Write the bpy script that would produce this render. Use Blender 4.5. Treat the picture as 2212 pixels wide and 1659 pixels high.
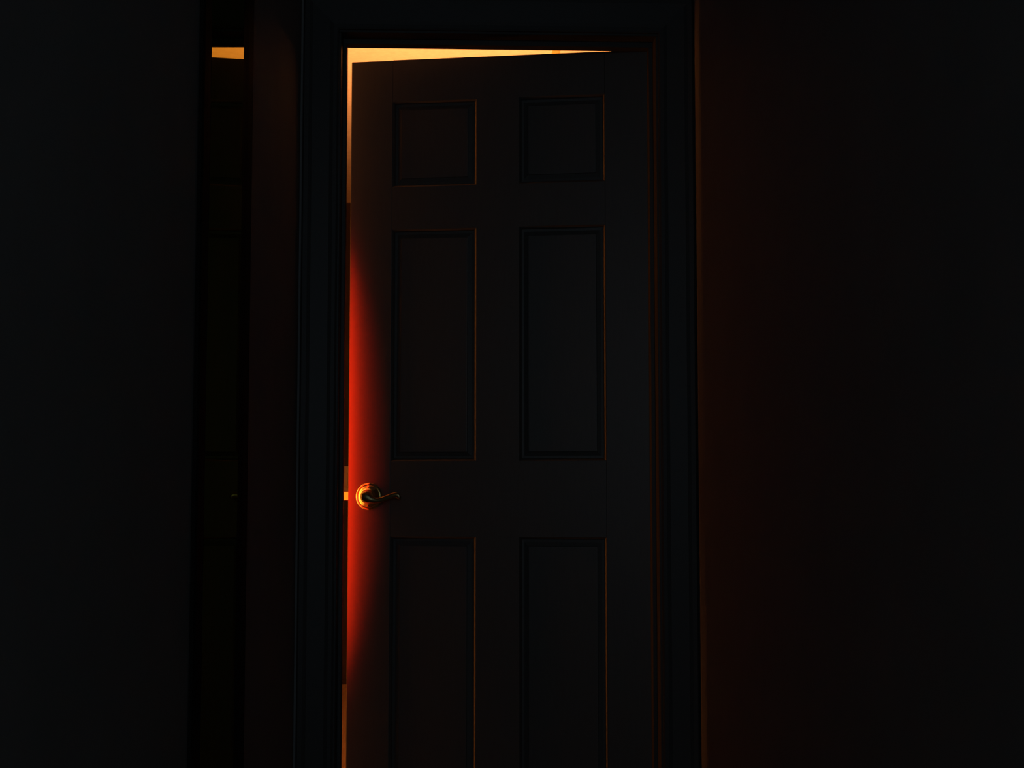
import bpy, bmesh, math, random
from mathutils import Vector

# ------------------------------------------------------------------ scene, camera, world, exposure
scene = bpy.context.scene
for o in list(bpy.data.objects):
    bpy.data.objects.remove(o, do_unlink=True)
COL = scene.collection

CAM_Z, PITCH, YAW = 0.98, 0.0747, 0.0399
cam_data = bpy.data.cameras.new('camera')
cam_data.sensor_width = 36.0
cam_data.lens = 3000.0 / 2212.0 * 36.0
cam_data.clip_start = 0.02
cam = bpy.data.objects.new('camera', cam_data)
COL.objects.link(cam)
cam.location = (0, 0, CAM_Z)
cam.rotation_euler = (math.pi / 2 + PITCH, 0, -YAW)
scene.camera = cam

world = bpy.data.worlds.new('night')
scene.world = world
world.use_nodes = True
wb = world.node_tree.nodes['Background']
wb.inputs[0].default_value = (0.80, 1.0, 1.16, 1)      # faint cool night light
wb.inputs[1].default_value = 2.1

scene.view_settings.view_transform = 'Standard'
scene.view_settings.look = 'None'
scene.view_settings.exposure = 0.0
scene.view_settings.gamma = 1.0
scene.view_settings.use_curve_mapping = False

UPLIGHT_POWER = 36.0
UPLIGHT_COLOR = (1.0, 0.31, 0.075)
RED_STRENGTH = 19.0
RED_COLOR = (1.0, 0.022, 0.002)
COLUMN_COLOR = (1.0, 0.30, 0.04)
COLUMN_STRENGTH = 12.0

# ------------------------------------------------------------------ materials
def mat(name, color, rough=0.5, metallic=0.0, var=0.12, scale=18.0, bump=0.0, bscale=300.0, spec=0.5, stretch=None):
    m = bpy.data.materials.new(name)
    m.use_nodes = True
    nt = m.node_tree
    b = nt.nodes['Principled BSDF']
    b.inputs['Roughness'].default_value = rough
    b.inputs['Metallic'].default_value = metallic
    b.inputs['Specular IOR Level'].default_value = spec
    tc = nt.nodes.new('ShaderNodeTexCoord')
    src = tc.outputs['Object']
    if stretch:
        mp = nt.nodes.new('ShaderNodeMapping')
        mp.inputs['Scale'].default_value = stretch
        nt.links.new(src, mp.inputs['Vector'])
        src = mp.outputs['Vector']
    n = nt.nodes.new('ShaderNodeTexNoise')
    n.inputs['Scale'].default_value = scale
    n.inputs['Detail'].default_value = 5
    nt.links.new(src, n.inputs['Vector'])
    r = nt.nodes.new('ShaderNodeValToRGB')
    r.color_ramp.elements[0].position = 0.3
    r.color_ramp.elements[1].position = 0.7
    r.color_ramp.elements[0].color = tuple(c * (1 - var) for c in color) + (1,)
    r.color_ramp.elements[1].color = tuple(min(1, c * (1 + var)) for c in color) + (1,)
    nt.links.new(n.outputs['Fac'], r.inputs['Fac'])
    nt.links.new(r.outputs['Color'], b.inputs['Base Color'])
    if bump:
        n2 = nt.nodes.new('ShaderNodeTexNoise')
        n2.inputs['Scale'].default_value = bscale
        n2.inputs['Detail'].default_value = 3
        nt.links.new(src, n2.inputs['Vector'])
        bp = nt.nodes.new('ShaderNodeBump')
        bp.inputs['Strength'].default_value = bump
        bp.inputs['Distance'].default_value = 0.001
        nt.links.new(n2.outputs['Fac'], bp.inputs['Height'])
        nt.links.new(bp.outputs['Normal'], b.inputs['Normal'])
    return m

def emit(name, color, strength):
    m = bpy.data.materials.new(name)
    m.use_nodes = True
    b = m.node_tree.nodes['Principled BSDF']
    b.inputs['Base Color'].default_value = tuple(color) + (1,)
    b.inputs['Roughness'].default_value = 0.3
    b.inputs['Emission Color'].default_value = tuple(color) + (1,)
    b.inputs['Emission Strength'].default_value = strength
    return m

M_WALL = mat('wall_paint', (0.30, 0.30, 0.30), 0.8, var=0.05, scale=6, bump=0.25, bscale=420)
M_TRIM = mat('dark_trim_paint', (0.060, 0.060, 0.060), 0.5, var=0.03, scale=25)
M_DOOR = mat('door_paint', (0.11, 0.105, 0.10), 0.42, var=0.04, scale=30, bump=0.12, bscale=160, stretch=(6, 6, 0.7))
M_CEIL = mat('ceiling_paint', (0.80, 0.79, 0.77), 0.9, var=0.06, scale=60, bump=0.5, bscale=500)
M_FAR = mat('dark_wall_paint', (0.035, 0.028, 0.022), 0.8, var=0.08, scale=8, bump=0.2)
M_ROOM = mat('room_wall_paint', (0.60, 0.56, 0.52), 0.85, var=0.05, scale=8, bump=0.2)
M_FLOOR = mat('oak_boards', (0.50, 0.34, 0.20), 0.4, var=0.2, scale=10, stretch=(8, 0.6, 1))
M_BRASS = mat('polished_brass', (0.92, 0.80, 0.42), 0.19, 1.0, var=0.03, scale=40)
M_LEVER = mat('dimmed_brass', (0.45, 0.36, 0.18), 0.30, 1.0, var=0.05, scale=40)  # brass darkened and roughened so the lever stays dim, without a window glint
M_BLACK = mat('black_lacquer', (0.012, 0.011, 0.010), 0.7, var=0.1, scale=40, spec=0.1)
M_MIRROR = mat('mirror_glass', (0.18, 0.155, 0.11), 0.02, 1.0, var=0.005, scale=3)
M_MIRROR.node_tree.nodes['Principled BSDF'].inputs['Specular Tint'].default_value = (0.60, 0.62, 0.28, 1)
M_PLATE = mat('switch_plastic', (0.45, 0.40, 0.33), 0.4, var=0.02)
M_IRON = mat('dark_iron', (0.06, 0.055, 0.05), 0.45, 0.8, var=0.1)
M_BATTEN = mat('wood_batten', (0.74, 0.50, 0.15), 0.6, var=0.1, stretch=(20, 1, 20))
M_RED = emit('red_helper_glow', RED_COLOR, RED_STRENGTH)  # glow of the added crescent that reddens the door edge
M_COLUMN = emit('helper_column_glow', COLUMN_COLOR, COLUMN_STRENGTH)  # glow of the added column that lights handle and bevels

# ------------------------------------------------------------------ mesh helpers
def finish(name, bm, m, parent=None, smooth=False):
    bmesh.ops.recalc_face_normals(bm, faces=bm.faces)
    me = bpy.data.meshes.new(name)
    bm.to_mesh(me)
    bm.free()
    if smooth:
        for p in me.polygons:
            p.use_smooth = True
    me.materials.append(m)
    o = bpy.data.objects.new(name, me)
    COL.objects.link(o)
    if parent:
        o.parent = parent
    return o

def add_box(bm, a, b, bevel=0.0, seg=2):
    vs = [bm.verts.new((x, y, z)) for x in (a[0], b[0]) for y in (a[1], b[1]) for z in (a[2], b[2])]
    idx = [(0, 1, 3, 2), (4, 6, 7, 5), (0, 4, 5, 1), (2, 3, 7, 6), (0, 2, 6, 4), (1, 5, 7, 3)]
    fs = [bm.faces.new([vs[i] for i in f]) for f in idx]
    if bevel:
        es = list({e for f in fs for e in f.edges})
        bmesh.ops.bevel(bm, geom=es, offset=bevel, segments=seg, affect='EDGES', profile=0.5)

def box(name, a, b, m, parent=None, bevel=0.0, seg=2):
    bm = bmesh.new()
    add_box(bm, a, b, bevel, seg)
    return finish(name, bm, m, parent)

def lathe(bm, prof, n=48, axis='z', at=(0, 0, 0)):
    """prof: (radius, height) list; axis 'z' up or 'y-' (towards -y)."""
    rings = []
    for r, h in prof:
        ring = []
        for i in range(n):
            a = 2 * math.pi * i / n
            c, s = r * math.cos(a), r * math.sin(a)
            p = (c, s, h) if axis == 'z' else (c, -h, s)
            ring.append(bm.verts.new((p[0] + at[0], p[1] + at[1], p[2] + at[2])))
        rings.append(ring)
    for a, b in zip(rings, rings[1:]):
        for i in range(n):
            bm.faces.new((a[i], a[(i + 1) % n], b[(i + 1) % n], b[i]))
    bm.faces.new(rings[0])
    bm.faces.new(rings[-1])

def sweep(bm, path, secs, n=16):
    """path: points in the x-z plane at depth y; secs: (half height, half depth) per point."""
    rings = []
    N = len(path)
    for k, (p, (hh, hd)) in enumerate(zip(path, secs)):
        a = Vector(path[max(0, k - 1)])
        b = Vector(path[min(N - 1, k + 1)])
        t = (b - a).normalized()
        up = Vector((-t.z, 0, t.x))
        dp = t.cross(up).normalized()
        up = dp.cross(t).normalized()
        ring = []
        for i in range(n):
            an = 2 * math.pi * i / n
            c, s = math.cos(an), math.sin(an)
            c = math.copysign(abs(c) ** 0.7, c)
            s = math.copysign(abs(s) ** 0.7, s)
            ring.append(bm.verts.new(Vector(p) + up * hh * s + dp * hd * c))
        rings.append(ring)
    for a, b in zip(rings, rings[1:]):
        for i in range(n):
            bm.faces.new((a[i], a[(i + 1) % n], b[(i + 1) % n], b[i]))
    bm.faces.new(rings[0])
    bm.faces.new(rings[-1])

def tube(bm, pts, r, n=12):
    rings = []
    for k, p in enumerate(pts):
        t = (Vector(pts[min(len(pts) - 1, k + 1)]) - Vector(pts[max(0, k - 1)])).normalized()
        q = t.to_track_quat('Z', 'Y')
        rings.append([bm.verts.new(Vector(p) + q @ Vector((r * math.cos(2 * math.pi * i / n), r * math.sin(2 * math.pi * i / n), 0))) for i in range(n)])
    for a, b in zip(rings, rings[1:]):
        for i in range(n):
            bm.faces.new((a[i], a[(i + 1) % n], b[(i + 1) % n], b[i]))
    bm.faces.new(rings[0])
    bm.faces.new(rings[-1])

def structure(o, label=None):
    o['kind'] = 'structure'
    if label:
        o['label'] = label
    return o

def thing(name, label, cat, loc=(0, 0, 0), rz=0.0):
    o = bpy.data.objects.new(name, None)
    COL.objects.link(o)
    o.location = loc
    o.rotation_euler = (0, 0, rz)
    o['label'] = label
    o['category'] = cat
    return o

# ------------------------------------------------------------------ dimensions (metres)
XL, XR = -0.367, 0.5575           # hallway side walls
YW = 3.2104                       # hallway face of the door wall
YF = 3.3254                       # far face of the door wall
YB = 7.074                        # back wall of the lit room
RX0, RX1 = -2.0, 2.2              # lit room sides
ZC = 2.44                         # ceilings
DW, DT, DTOP = 0.7364, 0.035, 2.0430
XH = 0.466                        # hinge edge
STOP_Y = YF - DT                  # far face of the stops
STOP_L, STOP_R, STOP_Z = -0.2641, 0.4590, 2.0372
JL, JR, JZ = XH - DW - 0.003, XH + 0.003, DTOP + 0.0068   # jamb faces
ANGLE = 0.1770                    # how far the door stands ajar
HALL0 = -2.0                      # end of the hallway behind the camera
WX0, WX1, WZ0, WZ1 = -0.20, 0.40, 1.05, 2.05   # unseen window opening, added to let in the ambient light

# ------------------------------------------------------------------ room shell
def slab(name, a, b, m, label):
    return structure(box(name, a, b, m), label)

slab('floor', (RX0, HALL0 - 0.12, -0.06), (RX1, YB + 0.1, 0.0), M_FLOOR, 'oak board floor running from the hallway into the lit room')
bm = bmesh.new()
for a, b in (((XL - 0.1, 0), (WX0, ZC)), ((WX1, 0), (XR + 0.1, ZC)), ((WX0, 0), (WX1, WZ0)), ((WX0, WZ1), (WX1, ZC))):
    add_box(bm, (a[0], HALL0 - 0.12, a[1]), (b[0], HALL0, b[1]))
structure(finish('wall_behind_camera', bm, M_WALL), 'hallway wall behind the camera with an added window opening')
slab('ceiling_hall', (XL - 0.1, HALL0 - 0.12, ZC), (XR + 0.1, YW, ZC + 0.1), M_CEIL, 'dark hallway ceiling')
win = bpy.data.objects.new('added_window', None)  # added source of the cool ambient level, never in view
COL.objects.link(win)
structure(win, 'unseen two light sash window added behind the camera for cool ambient light')
for a, b in (((WX0, WZ0), (WX0 + 0.03, WZ1)), ((WX1 - 0.03, WZ0), (WX1, WZ1)), ((WX0 + 0.03, WZ0), (WX1 - 0.03, WZ0 + 0.03)),
             ((WX0 + 0.03, WZ1 - 0.03), (WX1 - 0.03, WZ1)), ((WX0 + 0.03, 1.54), (WX1 - 0.03, 1.56))):
    box('added_window_frame', (a[0], HALL0 - 0.08, a[1]), (b[0], HALL0 - 0.04, b[1]), M_TRIM, win, 0.003)
pd = bpy.data.lights.new('added_window_portal', 'AREA')
pd.shape = 'RECTANGLE'
pd.size, pd.size_y = WX1 - WX0, WZ1 - WZ0
pd.cycles.is_portal = True
po = bpy.data.objects.new('added_window_portal', pd)
COL.objects.link(po)
po.parent = win
po.location = ((WX0 + WX1) / 2, HALL0 - 0.03, (WZ0 + WZ1) / 2)
po.rotation_euler = (math.pi / 2, 0, 0)
slab('wall_left', (XL - 0.1, HALL0, 0.0), (XL, YW, ZC), M_WALL, 'dark hallway wall on the left that carries the mirror')
slab('wall_right', (XR, HALL0, 0.0), (XR + 0.1, YW, ZC), M_WALL, 'dark hallway wall to the right of the door')
bm = bmesh.new()
add_box(bm, (RX0, YW, 0.0), (JL - 0.018, YF, ZC))
add_box(bm, (JR + 0.018, YW, 0.0), (RX1, YF, ZC))
add_box(bm, (JL - 0.018, YW, JZ + 0.018), (JR + 0.018, YF, ZC))
structure(finish('wall_front', bm, M_WALL), 'end wall of the hallway with the doorway in it')
slab('wall_back', (RX0 - 0.1, YB, 0.0), (RX1 + 0.1, YB + 0.1, ZC), M_FAR, 'dark far wall of the lit room beyond the door')
slab('wall_room_left', (RX0 - 0.1, YW, 0.0), (RX0, YB, ZC), M_ROOM, 'left wall of the lit room')
slab('wall_room_right', (RX1, YW, 0.0), (RX1 + 0.1, YB, ZC), M_ROOM, 'right wall of the lit room')
slab('ceiling', (RX0 - 0.1, YW, ZC), (RX1 + 0.1, YB + 0.1, ZC + 0.1), M_CEIL, 'warmly lit ceiling seen through the gap above the door')

# door frame: jambs with their stops
tj = structure(box('trim_1', (JL - 0.018, YW, 0), (JL, YF, JZ), M_TRIM, bevel=0.0015), 'left door jamb beside the latch')
box('stop', (JL, STOP_Y - 0.032, 0), (STOP_L, STOP_Y, STOP_Z), M_TRIM, tj, 0.0012)
sp = box('strike_plate', (JL - 0.001, STOP_Y + 0.004, 0.925), (JL + 0.0012, STOP_Y + 0.031, 0.999), M_BRASS, tj, 0.0005)
tj2 = structure(box('trim_2', (JR, YW, 0), (JR + 0.018, YF, JZ), M_TRIM, bevel=0.0015), 'right door jamb on the hinge side')
box('stop', (STOP_R, STOP_Y - 0.032, 0), (JR, STOP_Y, STOP_Z), M_TRIM, tj2, 0.0012)
tj3 = structure(box('trim_3', (JL - 0.018, YW, JZ), (JR + 0.018, YF, JZ + 0.018), M_TRIM, bevel=0.0015), 'head jamb above the door')
box('stop', (JL, STOP_Y - 0.032, STOP_Z), (JR, STOP_Y, JZ), M_TRIM, tj3, 0.0012)

def casing_profile(w):
    # (distance from the opening, thickness) of a colonial casing
    return [(0, 0), (0, 0.008), (0.004, 0.010), (0.012, 0.010), (0.020, 0.013), (0.034, 0.014),
            (w - 0.022, 0.016), (w - 0.014, 0.019), (w - 0.004, 0.019), (w, 0.016), (w, 0)]

def casing(name, side, yface, sgn, w, label, zt):
    """side 'l','r','t'; sgn -1: hallway side (proud towards -y), +1: room side."""
    rv = 0.005
    xl, xr = JL - rv, JR + rv
    bm = bmesh.new()
    prof = casing_profile(w)
    rings = [[], []]
    for d, t in prof:
        y = yface + sgn * t
        if side == 'l':
            rings[0].append(bm.verts.new((xl - d, y, 0)))
            rings[1].append(bm.verts.new((xl - d, y, zt + d)))
        elif side == 'r':
            rings[0].append(bm.verts.new((xr + d, y, 0)))
            rings[1].append(bm.verts.new((xr + d, y, zt + d)))
        else:
            rings[0].append(bm.verts.new((xl - d, y, zt + d)))
            rings[1].append(bm.verts.new((xr + d, y, zt + d)))
    n = len(prof)
    for i in range(n):
        bm.faces.new((rings[0][i], rings[0][(i + 1) % n], rings[1][(i + 1) % n], rings[1][i]))
    bm.faces.new(rings[0])
    bm.faces.new(rings[1])
    return structure(finish(name, bm, M_TRIM), label)

ZT = JZ + 0.005
casing('trim_4', 'l', YW, -1, 0.082, 'moulded casing on the left of the doorway', ZT)
casing('trim_5', 'r', YW, -1, 0.082, 'moulded casing on the right of the doorway', ZT)
casing('trim_6', 't', YW, -1, 0.082, 'moulded casing above the doorway', ZT)
casing('trim_7', 'l', YF, 1, 0.070, 'room side casing on the left of the doorway', ZT)
casing('trim_8', 'r', YF, 1, 0.070, 'room side casing on the right of the doorway', ZT)
casing('trim_9', 't', YF, 1, 0.070, 'room side casing above the doorway', ZT)
structure(box('trim_10', (0.3155, YF + 0.4, ZC - 0.012), (0.3405, YB, ZC), M_BATTEN, bevel=0.002), 'thin batten across the lit ceiling, seen in the door gap')

structure(box('baseboard_left', (XL, HALL0, 0), (XL + 0.014, YW - 0.02, 0.11), M_TRIM, bevel=0.004))
structure(box('baseboard_right', (XR - 0.014, HALL0, 0), (XR, YW - 0.02, 0.11), M_TRIM, bevel=0.004))
structure(box('baseboard_back', (RX0, YB - 0.014, 0), (RX1, YB, 0.02), M_FAR, bevel=0.004))

# ------------------------------------------------------------------ the six panel door
door = bpy.data.objects.new('door_1', None)
COL.objects.link(door)
door.location = (XH, YF, 0)
door.rotation_euler = (0, 0, -ANGLE)
structure(door, 'six panel door with a brass lever standing slightly ajar, orange light behind it')
# local: x = -u (u from the hinge edge), y = -DT on the hallway face
Z0 = 0.010
U = [(0.1040, 0.3145), (0.4195, 0.630)]
ROWS = [(0.235, 0.8624), (1.045, 1.616), (1.722, 1.9374)]

def dbox(name, u0, u1, z0, z1, bevel=0.0006):
    return box(name, (-u1, -DT, z0), (-u0, 0, z1), M_DOOR, door, bevel, 3)

dbox('stile', 0, U[0][0], Z0, DTOP, 0.0012)
dbox('stile', U[1][1], DW, Z0, DTOP, 0.0022)
rail_z = [(Z0, ROWS[0][0]), (ROWS[0][1], ROWS[1][0]), (ROWS[1][1], ROWS[2][0]), (ROWS[2][1], DTOP)]
for k, (a, b) in enumerate(rail_z):
    dbox('rail', U[0][0], U[1][1], a, b, 0.0002)
for a, b in ROWS:
    dbox('mullion', U[0][1], U[1][0], a, b, 0.0002)

def panel(u0, u1, z0, z1):
    bm = bmesh.new()
    # (inset, depth below the face): sticking, flat ground, raised field
    prof = [(0, 0.0), (0.0012, 0.0008), (0.0040, 0.0036), (0.0056, 0.0066), (0.0060, 0.0085), (0.012, 0.0088), (0.0215, 0.0055), (0.0225, 0.0032), (0.024, 0.0030)]
    rims = []
    for face in (0, 1):
        rings = []
        for ins, dep in prof:
            y = -DT + dep if face == 0 else -dep
            rings.append([bm.verts.new((x, y, z)) for x, z in ((-u1 + ins, z0 + ins), (-u0 - ins, z0 + ins), (-u0 - ins, z1 - ins), (-u1 + ins, z1 - ins))])
        for a, b in zip(rings, rings[1:]):
            for i in range(4):
                bm.faces.new((a[i], a[(i + 1) % 4], b[(i + 1) % 4], b[i]))
        bm.faces.new(rings[-1])
        rims.append(rings[0])
    for i in range(4):
        bm.faces.new((rims[0][i], rims[0][(i + 1) % 4], rims[1][(i + 1) % 4], rims[1][i]))
    return finish('panel', bm, M_DOOR, door)

for z0, z1 in ROWS:
    for u0, u1 in U:
        panel(u0, u1, z0, z1)

# lever handle on the hallway face
HU, HZ = 0.6828, 0.9593
def handle_profile():
    return [(0.0334, 0.0), (0.0336, 0.0022), (0.0334, 0.0029), (0.0328, 0.0035), (0.0322, 0.00395), (0.0300, 0.0056), (0.0295, 0.0059),
            (0.0290, 0.0060), (0.0286, 0.0054), (0.0284, 0.0038), (0.0276, 0.0036), (0.0273, 0.0050), (0.0270, 0.0060), (0.0262, 0.0067), (0.0215, 0.0102), (0.0200, 0.0113),
            (0.0180, 0.0131), (0.0158, 0.0156), (0.0140, 0.0186), (0.0130, 0.0225), (0.0125, 0.0270), (0.0124, 0.0350), (0.0126, 0.0400)]
bm = bmesh.new()
lathe(bm, [(0.0335, -0.0005)] + handle_profile(), 64, 'y-', (-HU, -DT, HZ))
hnd = finish('door_handle', bm, M_BRASS, door, True)
hnd['label'] = 'round brass rosette and neck of the door lever'
path = [(-0.6905, 0.9605), (-0.6860, 0.9600), (-0.6800, 0.9580), (-0.6720, 0.9540), (-0.6640, 0.9512), (-0.6560, 0.9500), (-0.6480, 0.9502), (-0.6400, 0.9518), (-0.6320, 0.9545),
        (-0.6240, 0.9577), (-0.6160, 0.9607), (-0.6090, 0.9626), (-0.6030, 0.9628), (-0.5985, 0.9606), (-0.5962, 0.9570), (-0.5950, 0.9535)]
secs = [(0.0060, 0.0050), (0.0110, 0.0075), (0.0125, 0.0080), (0.0105, 0.0075), (0.0080, 0.0062), (0.0068, 0.0055), (0.0064, 0.0050), (0.0062, 0.0048), (0.0062, 0.0048),
        (0.0063, 0.0048), (0.0064, 0.0048), (0.0066, 0.0048), (0.0066, 0.0048), (0.0060, 0.0048), (0.0046, 0.0045), (0.0020, 0.0030)]
bm = bmesh.new()
sweep(bm, [(x - 0.0023, -DT - 0.043, z) for x, z in path], secs)
lv = finish('lever', bm, M_LEVER, hnd, True)
# knob side in the lit room: rosette and lever mirrored
bm = bmesh.new()
lathe(bm, [(0.0335, 0.0005)] + [(r, -h) for r, h in handle_profile()], 48, 'y-', (-HU, 0, HZ))
hn2 = finish('door_handle', bm, M_BRASS, door, True)
bm = bmesh.new()
sweep(bm, [(x - 0.0023, 0.043, z) for x, z in path], secs)
finish('lever', bm, M_LEVER, hn2, True)
# latch in the free edge
plate = box('latch_plate', (-DW - 0.0009, -DT + 0.005, HZ - 0.029), (-DW + 0.001, -0.005, HZ + 0.029), M_BRASS, door, 0.0004)
bm = bmesh.new()
zb0, zb1 = HZ - 0.0085, HZ + 0.0105
v = [bm.verts.new(p) for p in [(-DW, -DT + 0.008, zb0), (-DW - 0.0125, -DT + 0.008, zb0), (-DW - 0.0125, -DT + 0.011, zb0), (-DW - 0.002, -0.011, zb0), (-DW, -0.011, zb0)]]
w = [bm.verts.new((q.co.x, q.co.y, zb1)) for q in v]
bm.faces.new(v)
bm.faces.new(w)
for i in range(5):
    bm.faces.new((v[i], v[(i + 1) % 5], w[(i + 1) % 5], w[i]))
finish('latch_bolt', bm, M_BRASS, plate)
# hinges
for z in (0.25, 1.02, 1.80):
    bm = bmesh.new()
    lathe(bm, [(0.004, -0.047), (0.0062, -0.045), (0.0062, 0.045), (0.004, 0.047)], 16, 'z', (0.003, 0.006, z))
    finish('hinge', bm, M_BRASS, door, True)

# ------------------------------------------------------------------ mirror on the left wall
MY0, MY1, MZ0, MZ1 = 1.945, 2.425, 0.42, 1.96
MROT = 0.018
mir = thing('wall_mirror', 'narrow tall mirror with black frame on the left hallway wall, reflecting the glowing gap', 'mirror',
            (XL, MY0, MZ0), 0.0)
mw, mh = MY1 - MY0, MZ1 - MZ0
bm = bmesh.new()
fw0, fw1 = 0.076, 0.138         # near and far frame widths
prof = [(0.0, 0.001), (0.0, 0.006), (0.10, 0.008), (0.50, 0.008), (0.65, 0.006), (1.0, 0.0045), (1.0, 0.001)]
rings = []
for t, h in prof:
    a, b, c = t * fw0, mw - t * fw1, t * 0.055
    rings.append([bm.verts.new((h, y, z)) for y, z in ((a, c), (b, c), (b, mh - c), (a, mh - c))])
n = len(prof)
for k in range(n):
    A, B = rings[k], rings[(k + 1) % n]
    for i in range(4):
        bm.faces.new((A[i], A[(i + 1) % 4], B[(i + 1) % 4], B[i]))
finish('frame', bm, M_BLACK, mir)
bm = bmesh.new()
y0, y1 = fw0 - 0.002, mw - fw1 + 0.002
ym = (y0 + y1) / 2
vs = []
for dx in (0.0, -0.003):
    for y, z in ((y0, 0.053), (y1, 0.053), (y1, mh - 0.053), (y0, mh - 0.053)):
        vs.append(bm.verts.new((0.0075 + (y - ym) * math.tan(MROT) + dx, y, z)))
for f in [(0, 1, 2, 3), (4, 5, 6, 7), (0, 1, 5, 4), (1, 2, 6, 5), (2, 3, 7, 6), (3, 0, 4, 7)]:
    bm.faces.new([vs[i] for i in f])
finish('mirror_glass', bm, M_MIRROR, mir)

# ------------------------------------------------------------------ the lit room
# uplight floor lamp behind the door: its light falls on the ceiling
LX, LY, LZ = 0.02, 4.30, 1.36
lamp = thing('floor_lamp', 'uplight floor lamp behind the door whose glow fills the ceiling gap', 'lamp', (LX, LY, 0))
bm = bmesh.new()
lathe(bm, [(0.001, 0.0), (0.13, 0.0), (0.135, 0.006), (0.13, 0.014), (0.04, 0.024), (0.016, 0.04), (0.012, 0.05)], 40)
finish('base', bm, M_IRON, lamp, True)
bm = bmesh.new()
lathe(bm, [(0.012, 0.045), (0.012, LZ - 0.13)], 20)
finish('pole', bm, M_IRON, lamp, True)
bm = bmesh.new()
lathe(bm, [(0.014, LZ - 0.135), (0.05, LZ - 0.12), (0.11, LZ - 0.07), (0.155, LZ + 0.01), (0.150, LZ + 0.01), (0.105, LZ - 0.065), (0.045, LZ - 0.11), (0.01, LZ - 0.115)], 40)
finish('shade', bm, M_IRON, lamp, True)
ld = bpy.data.lights.new('uplight', 'AREA')
ld.shape = 'DISK'
ld.size = 0.20
ld.energy = UPLIGHT_POWER
ld.color = UPLIGHT_COLOR
lo = bpy.data.objects.new('uplight', ld)
COL.objects.link(lo)
lo.parent = lamp
lo.location = (0, 0, LZ - 0.055)
lo.rotation_euler = (math.pi, 0, 0)

# unseen glowing column, added to put yellow highlights on the handle and bevels
QX, QY = -1.00, 3.515
col = thing('helper_column', 'unseen glowing column added left of the doorway to light the handle', 'lamp', (QX, QY, 0))
bm = bmesh.new()
lathe(bm, [(0.001, 0.0), (0.085, 0.0), (0.088, 0.008), (0.080, 0.03), (0.06, 0.04)], 32)
finish('base', bm, M_IRON, col, True)
bm = bmesh.new()
lathe(bm, [(0.018, 0.035), (0.021, 0.06), (0.021, 2.18), (0.018, 2.20)], 32)
finish('shade', bm, M_COLUMN, col, True)
bm = bmesh.new()
lathe(bm, [(0.025, 2.195), (0.027, 2.21), (0.022, 2.225), (0.008, 2.23)], 32)
finish('cap', bm, M_IRON, col, True)

# unseen glowing crescent, added to redden the door edge; its lip limits the spill
NX, NY, NZ, NH, NWID = -0.281, YF + 0.019, 1.05, 0.60, 0.050
strip = thing('red_helper_strip', 'unseen glowing crescent added on the casing beyond the doorway to redden the door edge', 'lamp', (NX, NY, NZ))
def crescent(bm, x0, y0, y1, wid, half, pad):
    rows = []
    for k in range(33):
        t = -1 + 2 * k / 32
        w = pad + wid * (1 - t * t) ** 1.4
        rows.append([bm.verts.new(p) for p in ((x0, y0, half * t), (x0 - w, y0, half * t), (x0 - w, y1, half * t), (x0, y1, half * t))])
    for a, b in zip(rows, rows[1:]):
        for i in range(4):
            bm.faces.new((a[i], a[(i + 1) % 4], b[(i + 1) % 4], b[i]))
    bm.faces.new(rows[0])
    bm.faces.new(rows[-1])
bm = bmesh.new()
crescent(bm, 0.0, 0.0, 0.003, NWID, NH, 0.006)
finish('backplate', bm, M_IRON, strip)
bm = bmesh.new()
crescent(bm, -0.001, 0.003, 0.0045, NWID, NH - 0.01, 0.0005)
finish('helper_glow', bm, M_RED, strip)
bm = bmesh.new()
add_box(bm, (0.0, 0.0, -NH), (0.004, 0.0200, NH), 0.0006)  # added lip that cuts the red light off from panels and hallway
finish('lip', bm, M_IRON, strip)

# light switch on the far wall, in line with the slit beside the door
sw = thing('switch_plate', 'small pale switch plate on the dark far wall, glimpsed through the door slit', 'switch', (-0.565, YB, 0.0))
box('plate', (-0.045, -0.007, 0.95), (0.045, 0.0, 1.09), M_PLATE, sw, 0.003)
box('rocker', (-0.017, -0.011, 0.985), (0.017, -0.006, 1.055), M_PLATE, sw, 0.002)
